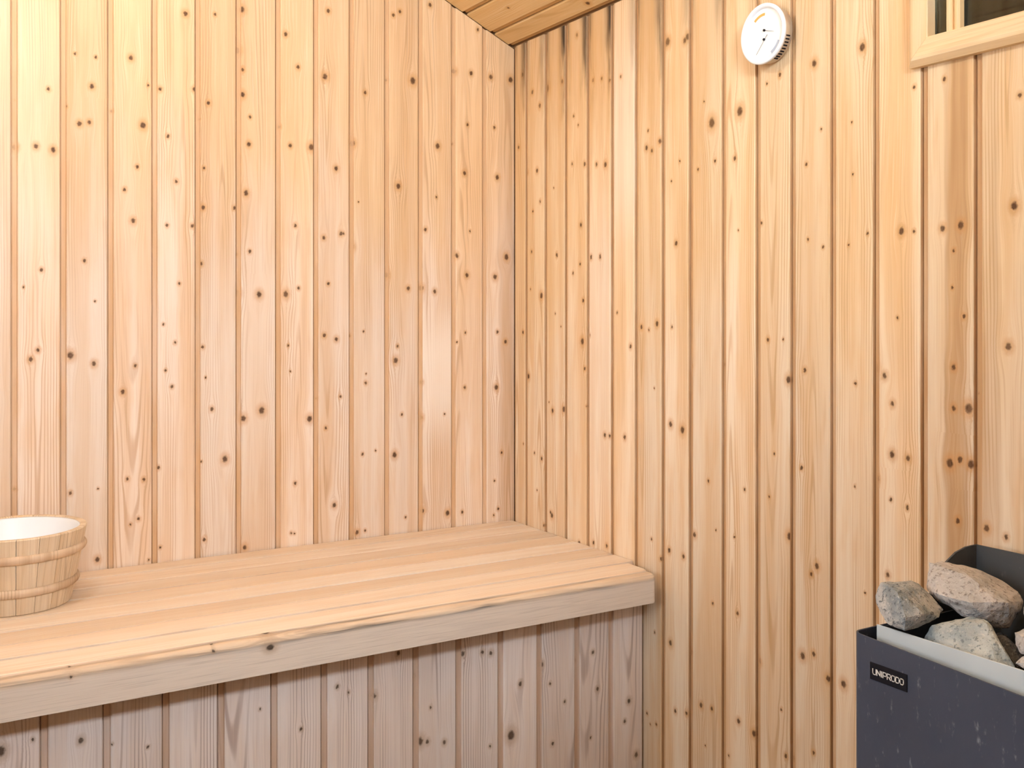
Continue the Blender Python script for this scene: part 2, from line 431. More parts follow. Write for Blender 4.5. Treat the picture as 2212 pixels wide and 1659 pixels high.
STONES = [
    [(-0.2578, -1.4426, 0.9383), (-0.2471, -1.449, 0.9397), (-0.2127, -1.4696, 0.9383), (-0.2038, -1.475, 0.9286), (-0.1977, -1.4903, 0.9079), (-0.2046, -1.5095, 0.9055), (-0.2192, -1.5124, 0.899), (-0.2428, -1.5099, 0.8926), (-0.2829, -1.5034, 0.8852), (-0.2826, -1.4744, 0.8882), (-0.2695, -1.4473, 0.9052), (-0.2619, -1.4402, 0.9175), (-0.2741, -1.4853, 0.9366), (-0.2891, -1.5113, 0.908), (-0.2645, -1.5202, 0.9118), (-0.1946, -1.4222, 0.9081), (-0.1737, -1.4464, 0.8994), (-0.2114, -1.4588, 0.88)],
    [(-0.1652, -1.4515, 0.9577), (-0.1308, -1.4604, 0.9553), (-0.1039, -1.4766, 0.9474), (-0.0855, -1.5109, 0.934), (-0.0777, -1.5389, 0.9218), (-0.0929, -1.5531, 0.9134), (-0.1047, -1.5577, 0.8985), (-0.1292, -1.5547, 0.8811), (-0.1431, -1.5463, 0.8784), (-0.173, -1.5518, 0.8992), (-0.1849, -1.5213, 0.8987), (-0.1843, -1.4867, 0.9092), (-0.1849, -1.463, 0.9205), (-0.2041, -1.4981, 0.9244), (-0.198, -1.5426, 0.9233), (-0.1617, -1.576, 0.9262), (-0.1666, -1.5206, 0.9503), (-0.0983, -1.4566, 0.8911), (-0.0671, -1.4986, 0.8824)],
    [(-0.2474, -1.5072, 0.8726), (-0.2394, -1.512, 0.8912), (-0.2107, -1.5291, 0.9006), (-0.1936, -1.5394, 0.9039), (-0.1957, -1.5673, 0.906), (-0.2097, -1.588, 0.8974), (-0.2243, -1.6143, 0.8841), (-0.2405, -1.6395, 0.8705), (-0.2328, -1.5567, 0.9006), (-0.2583, -1.5531, 0.8765), (-0.2185, -1.5827, 0.909), (-0.2698, -1.6336, 0.8605), (-0.2628, -1.5446, 0.8515), (-0.2743, -1.596, 0.8561), (-0.1814, -1.5234, 0.8649), (-0.1905, -1.5879, 0.8476)],
    [(-0.1913, -1.5757, 0.8886), (-0.1801, -1.5824, 0.8873), (-0.1783, -1.5952, 0.8813), (-0.1898, -1.5999, 0.8755), (-0.1965, -1.6192, 0.8643), (-0.2114, -1.622, 0.8589), (-0.2055, -1.5964, 0.8784), (-0.135, -1.5512, 0.8581), (-0.1363, -1.5737, 0.8379), (-0.1776, -1.5723, 0.8644)],
    [(-0.1893, -1.6003, 0.898), (-0.1768, -1.6077, 0.9019), (-0.1729, -1.6218, 0.9018), (-0.1844, -1.6382, 0.8929), (-0.211, -1.6456, 0.8832), (-0.2175, -1.63, 0.8811), (-0.2052, -1.614, 0.8871), (-0.2216, -1.6392, 0.9055), (-0.1249, -1.5806, 0.8712), (-0.1325, -1.5993, 0.8644)],
    [(-0.2574, -1.6445, 0.8805), (-0.2459, -1.6455, 0.8861), (-0.2375, -1.6506, 0.894), (-0.2379, -1.6737, 0.9013), (-0.2517, -1.6945, 0.8943), (-0.258, -1.7003, 0.8809), (-0.258, -1.6613, 0.8754), (-0.258, -1.6734, 0.8932), (-0.1817, -1.6258, 0.8614), (-0.1995, -1.65, 0.8594)],
    [(-0.1118, -1.5651, 0.9109), (-0.1001, -1.5721, 0.9163), (-0.0962, -1.5977, 0.9126), (-0.1099, -1.6128, 0.9039), (-0.146, -1.6145, 0.8995), (-0.1472, -1.5905, 0.8999), (-0.1432, -1.6046, 0.9173), (-0.0371, -1.5399, 0.8811), (-0.0776, -1.5506, 0.8857)],
]

# ------------------------------------------------------------------ boarded walls and ceiling
def parse(s):
    return [tuple(float(q) for q in t.split(',')) for t in s.split()]

def board_prof(w):
    return [(0.0, 0.0), (0.0, -0.0012), (0.0014, -0.0012), (0.0018, -0.0050), (0.0108, -0.0052), (0.0122, -0.0092), (0.0142, -0.0105),
            (w - 0.0036, -0.0105), (w - 0.0017, -0.0098), (w - 0.0010, -0.0080), (w - 0.0010, -0.0012), (w, -0.0012), (w, 0.0)]

def face_knots(me, per_face):
    for s, nm in enumerate(('knot_a', 'knot_b', 'knot_c')):
        at = me.attributes.new(nm, 'FLOAT_VECTOR', 'FACE')
        flat = []
        for ks in per_face: flat += list(ks[s]) if s < len(ks) else [0.0, 0.0, 0.0]
        at.data.foreach_set('vector', flat)

def set_knots(o, ks):
    face_knots(o.data, [ks[:3]] * len(o.data.polygons))

rnd = random.Random(5)
def rand_knots(r, w, length, nk):
    return [(r.uniform(0.012, w - 0.006), r.uniform(0.03, length), r.uniform(0.0018, 0.0055)) for _ in range(nk)]

def put_board(name, w, length, Mx, mat, parent, ks=None, ztop=None, zbot=None, seed=None):
    prof = board_prof(w); n = len(prof)
    lo = zbot(0.0) if zbot else 0.0
    hi = min(ztop(0.0), ztop(w)) if ztop else length
    ks = sorted([k for k in (ks or []) if lo - 0.02 < k[1] < hi + 0.05], key=lambda k: k[1])
    cuts = [q for q in ((a[1] + c[1]) / 2 for a, c in zip(ks, ks[1:]))]
    keep = []
    for q in cuts:
        if q > (keep[-1] if keep else lo) + 0.004 and q < hi - 0.004: keep.append(q)
    rows = [[(x, y, zbot(x) if zbot else 0.0) for x, y in prof]] + [[(x, y, q) for x, y in prof] for q in keep] + [[(x, y, ztop(x) if ztop else length) for x, y in prof]]
    v = [p for r_ in rows for p in r_]
    f, fk = [], []
    edges = [lo] + keep + [hi]
    for s in range(len(rows) - 1):
        mid = (edges[s] + edges[s + 1]) / 2
        near = sorted(ks, key=lambda k: abs(k[1] - mid) - 2.5 * k[2])[:3]
        for i in range(n):
            f.append([s * n + i, s * n + (i + 1) % n, s * n + n + (i + 1) % n, s * n + n + i]); fk.append(near)
    f += [list(range(n))[::-1], list(range(len(v) - n, len(v)))]
    fk += [[], []]
    me = pyme(name, v, f)
    if ks: face_knots(me, fk)
    o = link(name, me, mat, parent, Mx)
    o['seed'] = rnd.random() if seed is None else seed
    o['width'] = w
    return o

XL, YF = -2.4, -2.85                          # left and front wall faces
CZ, CS, RIDGE = ZC + 0.735, 0.477, -1.2       # eaves height, roof slope, ridge position
def ceil_z(x):
    return CZ - CS * x if x > RIDGE else CZ - CS * (2 * RIDGE - x)

# floor
tag(link('floor', box_me('floor', (XL - 0.1, YF - 0.1, -0.08), (0.1, 0.1, 0.0)), M['floor']), kind='structure')

# back wall
def slab(name, boxes, mat, kind='structure'):
    bm = bmesh.new()
    for a, b in boxes: bx(bm, a, b)
    o = link(name, bm_me(name, bm), mat)
    return tag(o, kind=kind)

T = 0.0105
v, f = [], []
pts = [(XL - T, 0.0), (T, 0.0), (T, CZ + 0.02), (RIDGE, ceil_z(RIDGE) + 0.04), (XL - T, ceil_z(XL) + 0.02)]
def gable(name, y0, y1):
    n = len(pts)
    vs = [(x, y0, z) for x, z in pts] + [(x, y1, z) for x, z in pts]
    fs = [list(range(n)), list(range(n, 2 * n))[::-1]] + [[i, n + i, n + (i + 1) % n, (i + 1) % n] for i in range(n)]
    bm = bmesh.new()
    q = [bm.verts.new(p) for p in vs]
    for fc in fs: bm.faces.new([q[i] for i in fc])
    return tag(link(name, bm_me(name, bm), M['backing']), kind='structure')

wall_back = gable('wall_back', T, T + 0.06)
worn = {23: (ZC - 0.16, 0.17, 0.75), 21: (ZC - 0.2, 0.22, 0.25), 18: (ZC - 0.15, 0.3, 0.3), 17: (ZC - 0.2, 0.3, 0.35), 14: (ZC - 0.15, 0.35, 0.3),
        13: (ZC + 0.45, 0.35, 0.18), 12: (ZC + 0.4, 0.5, 0.2)}
for i in range(len(KL_J) - 1):
    a, b = KL_J[i], KL_J[i + 1]
    if b < XL + 0.01: continue
    a = max(a, XL)
    if i == len(KL_J) - 2: b += 0.009
    w = b - a
    ks = [(p[0] * 1e-4, p[1] * 1e-3, p[2] * 1e-4) for p in parse(KL[i])] or rand_knots(rnd, w, 2.2, 10)
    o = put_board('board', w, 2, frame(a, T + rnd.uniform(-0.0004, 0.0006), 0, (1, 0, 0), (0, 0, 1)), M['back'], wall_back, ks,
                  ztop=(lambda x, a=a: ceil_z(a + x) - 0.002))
    if i in worn: o['worn'] = worn[i]
    if i == 25: o['band'] = (0.045, 0.055, 0.35)
    if i == 22: o['band'] = (0.020, 0.075, 0.18)

# right wall, with the small high window
WY0, WY1, WZ0, WZ1 = -1.343, -1.80, ZC + 0.4495, ZC + 0.68    # glazed opening
wall_right = slab('wall_right', [((T, YF - 0.06, 0), (T + 0.06, 0.08, WZ0)), ((T, YF - 0.06, WZ1), (T + 0.06, 0.08, CZ + 0.06)),
                                 ((T, WY0, WZ0), (T + 0.06, 0.08, WZ1)), ((T, YF - 0.06, WZ0), (T + 0.06, WY1, WZ1))], M['backing'])
RJ = list(KR_J)
while RJ[-1] > YF + 0.1: RJ.append(RJ[-1] - 0.0965)
RJ.append(YF)
stains = {0: 0.75, 1: 0.55, 2: 1.0, 3: 0.9, 4: 1.0, 5: 0.35, 6: 0.8, 7: 0.35, 8: 0.45, 9: 0.25, 10: 0.12}
for i in range(len(RJ) - 1):
    a, b = RJ[i], RJ[i + 1]
    if i == 0: a = -0.005
    w = a - b
    ks = [(p[0] * 1e-4, p[1] * 1e-3, p[2] * 1e-4) for p in parse(KR[i])] if i < len(KR) else rand_knots(rnd, w, 2.0, 9)
    seed = rnd.random()
    spans = [(0.0, CZ - 0.002)]
    if b < WY0 + 0.02 and a > WY1 - 0.02: spans = [(0.0, WZ0 - 0.006), (WZ1 + 0.006, CZ - 0.002)]
    for z0, z1 in spans:
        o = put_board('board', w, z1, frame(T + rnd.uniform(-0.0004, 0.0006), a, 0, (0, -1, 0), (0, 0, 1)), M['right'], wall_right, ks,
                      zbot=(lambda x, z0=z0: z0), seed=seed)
        o['stain'] = stains.get(i, 0.0)
        if i == 14: o['band'] = (0.040, 0.054, 0.75)
        if i == 15: o['band'] = (0.000, 0.050, 0.35)
        if i == 4: o['worn'] = (ZC - 0.1, 0.5, 0.35)
        if i == 5: o['worn'] = (ZC + 0.42, 0.3, 0.45)

# ceiling: boards run along the eaves, two pitches
L_s = math.sqrt(1 + CS * CS)
bm = bmesh.new()
th = 0.05
for x0, x1 in ((0.03, RIDGE), (RIDGE, XL - 0.03)):
    q = [bm.verts.new((x, y, ceil_z(x) + dz)) for x in (x0, x1) for y in (YF - 0.06, 0.06) for dz in (T, T + th)]
    for fc in ((0, 1, 3, 2), (4, 6, 7, 5), (0, 4, 5, 1), (2, 3, 7, 6), (0, 2, 6, 4), (1, 5, 7, 3)): bm.faces.new([q[k] for k in fc])
ceiling = tag(link('ceiling', bm_me('ceiling', bm), M['backing']), kind='structure')
slope_len = -RIDGE * L_s
js = [0.0, 0.0635]
while js[-1] < slope_len - 0.1: js.append(js[-1] + 0.0945)
js.append(slope_len)
ua = Vector((-1, 0, CS)).normalized()
for side in (0, 1):
    for i in range(len(js) - 1):
        w = js[i + 1] - js[i]
        if side == 0:
            p = Vector((0, 0, CZ)) + ua * js[i]
            Mx = frame(p.x, YF, p.z, (-1, 0, CS), (0, 1, 0))
        else:
            p = Vector((RIDGE, 0, ceil_z(RIDGE))) + Vector((-1, 0, -CS)).normalized() * js[i]
            Mx = frame(p.x, YF, p.z, (-1, 0, -CS), (0, 1, 0))
        Mx = Mx @ Matrix.Translation((0, T, 0))
        ks = rand_knots(rnd, w, 2.0, 3)
        if side == 0 and i == 1: ks = [(0.055, -YF - 0.16, 0.0030), (0.03, -YF - 0.9, 0.004)]
        if side == 0 and i == 0: ks = [(0.030, -YF - 0.40, 0.006), (0.045, -YF - 1.2, 0.004)]
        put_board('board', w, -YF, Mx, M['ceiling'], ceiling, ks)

# left wall with a half-glazed door added as a light source, and the front wall behind the photographer
DY0, DY1, DZ = -2.15, -1.25, 1.95
wall_left = slab('wall_left', [((XL - 0.06 - T, YF - 0.06, 0), (XL - T, DY0, ceil_z(XL) + 0.06)), ((XL - 0.06 - T, DY1, 0), (XL - T, 0.08, ceil_z(XL) + 0.06)),
                               ((XL - 0.06 - T, DY0, DZ), (XL - T, DY1, ceil_z(XL) + 0.06))], M['backing'])
y = 0.0
while y > YF + 0.01:
    w = min(0.0965, y - YF)
    z0 = DZ + 0.005 if DY0 - 0.02 < y - w / 2 < DY1 + 0.02 else 0.0
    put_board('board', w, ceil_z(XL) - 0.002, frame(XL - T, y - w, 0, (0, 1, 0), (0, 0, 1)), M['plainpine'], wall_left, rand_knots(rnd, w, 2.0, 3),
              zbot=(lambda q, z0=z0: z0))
    y -= w
FX0, FX1, FZ0, FZ1 = -1.70, -0.80, 1.94, 2.34
bm = bmesh.new()
def column(bm, x0, x1, z0, z1a, z1b):
    q = [bm.verts.new(p) for yy in (YF - 0.06 - T, YF - T) for p in ((x0, yy, z0), (x1, yy, z0), (x1, yy, z1b), (x0, yy, z1a))]
    for fc in ((0, 1, 2, 3), (7, 6, 5, 4), (0, 4, 5, 1), (1, 5, 6, 2), (2, 6, 7, 3), (3, 7, 4, 0)): bm.faces.new([q[k] for k in fc])
cz2 = lambda x: ceil_z(x) + 0.02
column(bm, XL - T, FX0, 0, cz2(XL), cz2(FX0)); column(bm, FX1, T, 0, cz2(FX1), cz2(0))
column(bm, FX0, RIDGE, FZ1, cz2(FX0), cz2(RIDGE)); column(bm, RIDGE, FX1, FZ1, cz2(RIDGE), cz2(FX1)); column(bm, FX0, FX1, 0, FZ0, FZ0)
wall_front = tag(link('wall_front', bm_me('wall_front', bm), M['backing']), kind='structure')
x = 0.0
while x > XL + 0.01:
    w = min(0.096, x - XL)
    hole = FX0 - 0.04 < x - w / 2 < FX1 + 0.04
    for za_, zb_ in (((0.0, FZ0 - 0.002), (FZ1 + 0.002, None)) if hole else ((0.0, None),)):
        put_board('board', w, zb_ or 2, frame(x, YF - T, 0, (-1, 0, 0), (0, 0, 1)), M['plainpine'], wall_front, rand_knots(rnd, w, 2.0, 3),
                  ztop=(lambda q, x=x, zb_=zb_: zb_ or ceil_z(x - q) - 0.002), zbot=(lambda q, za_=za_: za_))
    x -= w

def glass_mat(name, tint=(0.9, 0.95, 0.93)):
    n = NT(name)
    tr = n.t.nodes.new('ShaderNodeBsdfTransparent'); tr.inputs[0].default_value = tint + (1,)
    gl = n.t.nodes.new('ShaderNodeBsdfGlossy'); gl.inputs['Roughness'].default_value = 0.02
    fr = n.t.nodes.new('ShaderNodeFresnel'); fr.inputs[0].default_value = 1.5
    mx = n.t.nodes.new('ShaderNodeMixShader')
    n.t.links.new(fr.outputs[0], mx.inputs[0]); n.t.links.new(tr.outputs[0], mx.inputs[1]); n.t.links.new(gl.outputs[0], mx.inputs[2])
    n.t.links.new(mx.outputs[0], n.out.inputs[0])
    return n.mat
M['glass'] = glass_mat('window_glass')

door = tag(empty('added_door_1', (XL - 0.05, DY0, 0)), kind='structure')  # unseen door, added as an opening for the side fill light
def stick(name, a, b, mat, parent, seed=0.4, bevel=0.004):
    """a squared, eased timber; the grain follows its longest side"""
    a = Vector(a); b = Vector(b); d = b - a
    ax = max(range(3), key=lambda k: abs(d[k]))
    za = [(1, 0, 0), (0, 1, 0), (0, 0, 1)][ax]
    xa = [(0, 1, 0), (0, 0, 1), (1, 0, 0)][ax]
    F = frame(*a, xa, za)
    p = F.inverted() @ b
    lo = [min(0, p[k]) for k in range(3)]; hi = [max(0, p[k]) for k in range(3)]
    o = link(name, box_me(name, lo, hi, bevel), mat, parent, F)
    o['seed'] = seed
    return o
XD0, XD1 = XL - 0.055, XL - 0.008
stick('frame_post', (XD0, DY0, 0), (XD1, DY0 + 0.05, DZ), M['casing'], door, 0.2)
stick('frame_post', (XD0, DY1 - 0.05, 0), (XD1, DY1, DZ), M['casing'], door, 0.5)
stick('frame_head', (XD0, DY0 + 0.05, DZ - 0.03), (XD1, DY1 - 0.05, DZ), M['casing'], door, 0.7)
stick('mid_rail', (XD0, DY0 + 0.05, 1.04), (XD1, DY1 - 0.05, 1.10), M['casing'], door, 0.3)
for k in range(8):
    stick('door_board', (XD0 + 0.01, DY0 + 0.051 + k * 0.1, 0.005), (XD1 - 0.008, DY0 + 0.150 + k * 0.1, 1.04), M['plainpine'], door, 0.1 * k)
link('pane', box_me('pane', (XL - 0.034, DY0 + 0.05, 1.10), (XL - 0.028, DY1 - 0.05, DZ - 0.03)), M['glass'], door, Matrix.Identity(4))
stick('handle', (XD1, DY0 + 0.10, 0.85), (XD1 + 0.04, DY0 + 0.13, 1.10), M['casing'], door, 0.9)

win2 = tag(empty('added_window_2', (FX0, YF - 0.03, FZ0)), kind='structure')  # unseen high window, added to let in the front fill light
for nm, p, q in (('frame_side', (FX0, YF - 0.055, FZ0), (FX0 + 0.04, YF - 0.005, FZ1)), ('frame_side', (FX1 - 0.04, YF - 0.055, FZ0), (FX1, YF - 0.005, FZ1)),
                 ('frame_sill', (FX0 + 0.04, YF - 0.055, FZ0), (FX1 - 0.04, YF - 0.005, FZ0 + 0.04)), ('frame_head', (FX0 + 0.04, YF - 0.055, FZ1 - 0.04), (FX1 - 0.04, YF - 0.005, FZ1))):
    stick(nm, p, q, M['casing'], win2, 0.35)
link('pane', box_me('pane', (FX0 + 0.04, YF - 0.034, FZ0 + 0.04), (FX1 - 0.04, YF - 0.028, FZ1 - 0.04)), M['glass'], win2, Matrix.Identity(4))

# ------------------------------------------------------------------ window in the right wall
win = tag(empty('window_1', (0, WY0, WZ0)), kind='structure')
def casing(name, p0, p1, inward, seed, ks=None):
    """mitred casing from inner corner p0 to inner corner p1 (y, z in the wall plane)"""
    p0 = Vector(p0); p1 = Vector(p1)
    d = p1 - p0; L = d.length; d.normalize()
    n2 = Vector(inward).normalized() * -1.0         # outwards from the opening
    prof = [(0.0, 0.002), (0.0, -0.0205), (0.0015, -0.022), (0.028, -0.022), (0.033, -0.0205), (0.0425, -0.011), (0.0425, 0.002)]
    za = Vector((0, d.x, d.y)); xa = Vector((0, n2.x, n2.y))
    F = frame(0.0, p0.x, p0.y, xa, za)
    s = 1.0
    if F.col[1].xyz.x < 0:                           # keep local -y towards the room
        za = -za; F = frame(0.0, p1.x, p1.y, xa, za)
    vs, fs = extrude(prof, L, ztop=lambda x: L + x - 0.0002, zbot=lambda x: -x + 0.0002)
    o = link(name, pyme(name, vs, fs), M['casing'], win, F)
    o['seed'] = seed
    if ks: set_knots(o, ks)
    return o
c0, c1, c2, c3 = (WY0, WZ0), (WY1, WZ0), (WY1, WZ1), (WY0, WZ1)
casing('casing_sill', c0, c1, (0, 1), 0.31, [(0.016, WY0 - WY1 - 0.117, 0.0026)])
casing('casing_side', c3, c0, (-1, 0), 0.62)
casing('casing_side', c1, c2, (1, 0), 0.12)
casing('casing_head', c2, c3, (0, -1), 0.84)
link('pane', box_me('pane', (-0.003, WY1 + 0.001, WZ0 + 0.001), (0.001, WY0 - 0.001, WZ1 - 0.001)), M['glass'], win, Matrix.Identity(4))
vs, fs = extrude([(0, 0.0), (0, -0.010), (0.002, -0.013), (0.008, -0.013), (0.0105, -0.011), (0.0125, -0.006), (0.0145, -0.011), (0.017, -0.013),
                  (0.022, -0.013), (0.0245, -0.010), (0.0245, 0.0)], WZ1 - WZ0)
mu = link('glazing_bar', pyme('glazing_bar', vs, fs), M['casing'], win, frame(-0.0035, -1.3725, WZ0, (0, -1, 0), (0, 0, 1)))
mu['seed'] = 0.47
# the unlit room beyond that window
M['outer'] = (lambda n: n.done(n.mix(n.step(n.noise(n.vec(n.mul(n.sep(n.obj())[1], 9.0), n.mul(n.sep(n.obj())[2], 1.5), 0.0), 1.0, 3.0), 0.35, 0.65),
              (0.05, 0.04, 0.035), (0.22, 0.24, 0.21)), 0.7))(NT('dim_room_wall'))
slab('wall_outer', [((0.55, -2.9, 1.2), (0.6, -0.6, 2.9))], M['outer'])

# ------------------------------------------------------------------ bench
BZ = 0.75
bench = empty('bench', (-1.2, -0.33, 0))
tag(bench, 'long pine sauna bench built into the corner with boarded front', 'bench')
sj = [0.0, 0.070, 0.149, 0.230, 0.311, 0.390, 0.469, 0.546, 0.6325]
tones = [(t + k) / 8.103 for t, k in ((0.85, 1), (0.35, 2), (0.65, 0), (0.92, 3), (0.05, 1), (0.75, 2), (0.45, 0), (0.30, 4))]
for i in range(len(sj) - 1):
    w = sj[i + 1] - sj[i] - 0.0056
    bm = bmesh.new()
    Ls = -XL - 0.004 - (0.018 if i == 7 else 0.0)
    bx(bm, (0, 0, 0), (w, 0.028, Ls))
    if i == 7:
        e = [q for q in bm.edges if all(abs(k.co.x - w) < 1e-6 and abs(k.co.z - Ls) < 1e-6 for k in q.verts)]
        bmesh.ops.bevel(bm, geom=e, offset=0.022, segments=6, affect='EDGES', profile=0.5)
    e = [q for q in bm.edges if all(abs(k.co.y) < 1e-6 for k in q.verts)]
    bmesh.ops.bevel(bm, geom=e, offset=0.0008 if i < 7 else 0.006, segments=3, affect='EDGES', profile=0.5)
    o = link('slat', bm_me('slat', bm), M['slat'], bench, frame(XL + 0.002, -sj[i] - 0.0028, BZ - 0.0003 * (i % 2), (0, -1, 0), (1, 0, 0)))
    o['seed'] = tones[i]
bm = bmesh.new()
RL = -XL - 0.033
bx(bm, (0, 0, 0), (0.064, 0.029, RL))
bmesh.ops.recalc_face_normals(bm, faces=bm.faces)
e = [q for q in bm.edges if all(abs(k.co.y) < 1e-6 and k.co.x < 1e-6 for k in q.verts)]
bmesh.ops.bevel(bm, geom=e, offset=0.012, segments=6, affect='EDGES', profile=0.5)
e = [q for q in bm.edges if all(abs(k.co.z - RL) < 1e-6 for k in q.verts)]
bmesh.ops.bevel(bm, geom=e, offset=0.008, segments=4, affect='EDGES', profile=0.5)
rail = link('front_rail', bm_me('front_rail', bm), M['rail'], bench, frame(XL + 0.002, -0.6635, BZ + 0.001, (0, 0, -1), (1, 0, 0)))
rail['seed'] = 0.437
set_knots(rail, [(0.018, 1.507, 0.006), (0.011, 1.184, 0.002), (0.009, 1.409, 0.002), (0.029, 1.406, 0.002)])
tag(rail, 'rounded front rail, greyed with a dark weathered streak')
link('bearer', box_me('bearer', (XL + 0.01, -0.632, 0.694), (-0.02, -0.600, BZ - 0.03)), M['plainpine'], bench, Matrix.Identity(4))['seed'] = 0.2
link('bearer', box_me('bearer', (XL + 0.01, -0.06, 0.66), (-0.02, -0.02, BZ - 0.03)), M['plainpine'], bench, Matrix.Identity(4))['seed'] = 0.6
PJ = list(KP_J)
while PJ[0] > XL + 0.1: PJ.insert(0, PJ[0] - 0.0963)
PJ[0] = XL + 0.003
off = len(PJ) - len(KP_J)
for i in range(len(PJ) - 1):
    a, b = PJ[i], PJ[i + 1]
    if i == len(PJ) - 2: b -= 0.004
    w = b - a
    ks = [(p[0] * 1e-4, p[1] * 1e-3, p[2] * 1e-4) for p in parse(KP[i - off])] if i >= off else rand_knots(rnd, w, 0.7, 3)
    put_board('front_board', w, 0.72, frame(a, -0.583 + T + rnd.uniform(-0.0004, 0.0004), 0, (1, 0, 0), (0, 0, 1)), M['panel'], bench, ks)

# ------------------------------------------------------------------ wooden tub on the bench
BX, BY, BH, BR0, BR1 = -1.254, -0.192, 0.148, 0.103, 0.1325
tub = empty('sauna_bucket', (BX, BY, BZ))
tag(tub, 'round pale wooden stave tub with two hoops and white liner on the bench', 'bucket')
NS = 20
def rad(z): return BR0 + (BR1 - BR0) * z / BH
vs, fs = [], []
da = math.pi / NS - 0.0035
ring = []
for z in (0.0, 0.002, BH - 0.002, BH):
    ez = 0.0016 if z in (0.0, BH) else 0.0
    for k in range(5):
        t = -da + 2 * da * k / 4
        e = 0.0012 if k in (0, 4) else 0.0
        r = rad(z) - e - ez
        vs.append((r * math.sin(t), -r * math.cos(t), z))
    for k in range(5):
        t = da - 2 * da * k / 4
        r = rad(z) - 0.013 + ez
        vs.append((r * math.sin(t), -r * math.cos(t), z))
for l in range(3):
    for k in range(10):
        fs.append([l * 10 + k, l * 10 + (k + 1) % 10, l * 10 + 10 + (k + 1) % 10, l * 10 + 10 + k])
fs += [list(range(10))[::-1], list(range(30, 40))]
stave_me = pyme('stave', vs, fs)
for k in range(NS):
    o = link('stave', stave_me, M['stave'], tub, Matrix.Translation((BX, BY, BZ)) @ Matrix.Rotation(2 * math.pi * (k + 0.3) / NS, 4, 'Z'))
    o['seed'] = rnd.random()
for zc_, hh, pr in ((0.043, 0.0085, 0.007), (0.108, 0.0085, 0.007)):
    pf = []
    for k in range(9):
        t = -math.pi / 2 + math.pi * k / 8
        z = zc_ + hh * math.sin(t)
        pf.append((rad(z) + 0.0005 + pr * math.cos(t), z))
    pf.append((rad(zc_ + hh) - 0.002, zc_ + hh)); pf.append((rad(zc_ - hh) - 0.002, zc_ - hh))
    o = link('hoop', lathe('hoop', pf, 72, True, True), M['hoop'], tub, Matrix.Translation((BX, BY, BZ)))
    o['seed'] = rnd.random()
M['white'] = plain('white_plastic', (0.86, 0.89, 0.95), 0.35, var=0.02)
link('liner', lathe('liner', [(0.0, 0.018), (BR0 - 0.018, 0.018), (BR0 - 0.0135, 0.022), (rad(BH - 0.006) - 0.0135, BH - 0.006), (rad(BH - 0.006) - 0.012, BH - 0.002),
                             (rad(BH) - 0.0155, BH - 0.0045), (rad(BH - 0.006) - 0.0160, BH - 0.008), (BR0 - 0.0165, 0.025), (BR0 - 0.02, 0.021), (0.0, 0.021)], 64),
     M['white'], tub, Matrix.Translation((BX, BY, BZ)))
bt = link('bottom', lathe('bottom', [(0.0, 0.006), (BR0 - 0.012, 0.006), (BR0 - 0.012, 0.017), (0.0, 0.017)], 40, False), M['stave'], tub, Matrix.Translation((BX, BY, BZ)))
bt['seed'] = 0.4

# ------------------------------------------------------------------ thermometer on the right wall
TY, TZ, TR, TD = -0.984, ZC + 0.5365, 0.0578, 0.033
therm = empty('thermometer', (0, TY, TZ))
tag(therm, 'round white dial thermometer and hygrometer hanging high on boarded wall', 'thermometer')
TF = Matrix.Translation((0, TY, TZ)) @ Matrix.Rotation(-math.pi / 2, 4, 'Y')     # local z points into the room (-x)
# in this frame local y = world y, so "right in the picture" is local -y, up is local x
M['case'] = plain('case_metal', (0.74, 0.64, 0.54), 0.38, metal=0.55, var=0.04)
M['dark'] = plain('dark_print', (0.012, 0.012, 0.018), 0.6, spec=0.12)
M['orange'] = plain('orange_print', (0.85, 0.42, 0.12), 0.5, var=0.02)
M['bluegrey'] = plain('blue_grey_print', (0.42, 0.49, 0.62), 0.5, var=0.02)
M['dial'] = plain('white_dial', (0.92, 0.92, 0.93), 0.5, var=0.01)
link('case', lathe('case', [(0.0, 0.001), (TR - 0.010, 0.001), (TR - 0.008, 0.004), (TR - 0.0045, 0.006), (TR - 0.0035, TD - 0.006)], 72), M['case'], therm, TF)
link('bezel', lathe('bezel', [(TR - 0.0035, TD - 0.008), (TR - 0.001, TD - 0.007), (TR, TD - 0.005), (TR, TD - 0.0015), (TR - 0.0015, TD), (TR - 0.005, TD), (TR - 0.0075, TD - 0.001),
                             (TR - 0.009, TD - 0.005), (TR - 0.009, TD - 0.008)], 72), M['white'], therm, TF)
dial = link('dial', lathe('dial', [(0.0, TD - 0.006), (TR - 0.0085, TD - 0.006), (TR - 0.0085, TD - 0.009), (0.0, TD - 0.009)], 64, False), M['dial'], therm, TF)
def arc(name, r0, r1, a0, a1, z, mat):
    n = 14
    vs = []
    for k in range(n + 1):
        a = math.radians(a0 + (a1 - a0) * k / n)
        for r, zz in ((r0, z), (r1, z), (r1, z - 0.0004), (r0, z - 0.0004)):
            vs.append((r * math.sin(a), -r * math.cos(a), zz))
    fs = [[4 * k + j, 4 * k + (j + 1) % 4, 4 * k + 4 + (j + 1) % 4, 4 * k + 4 + j] for k in range(n) for j in range(4)] + [[3, 2, 1, 0], [4 * n + j for j in range(4)]]
    return link(name, pyme(name, vs, fs), mat, dial, TF)
arc('orange_scale', 0.0355, 0.0405, 86, 130, TD - 0.0056, M['orange'])
arc('grey_scale', 0.0405, 0.0470, -64, -27, TD - 0.0056, M['bluegrey'])
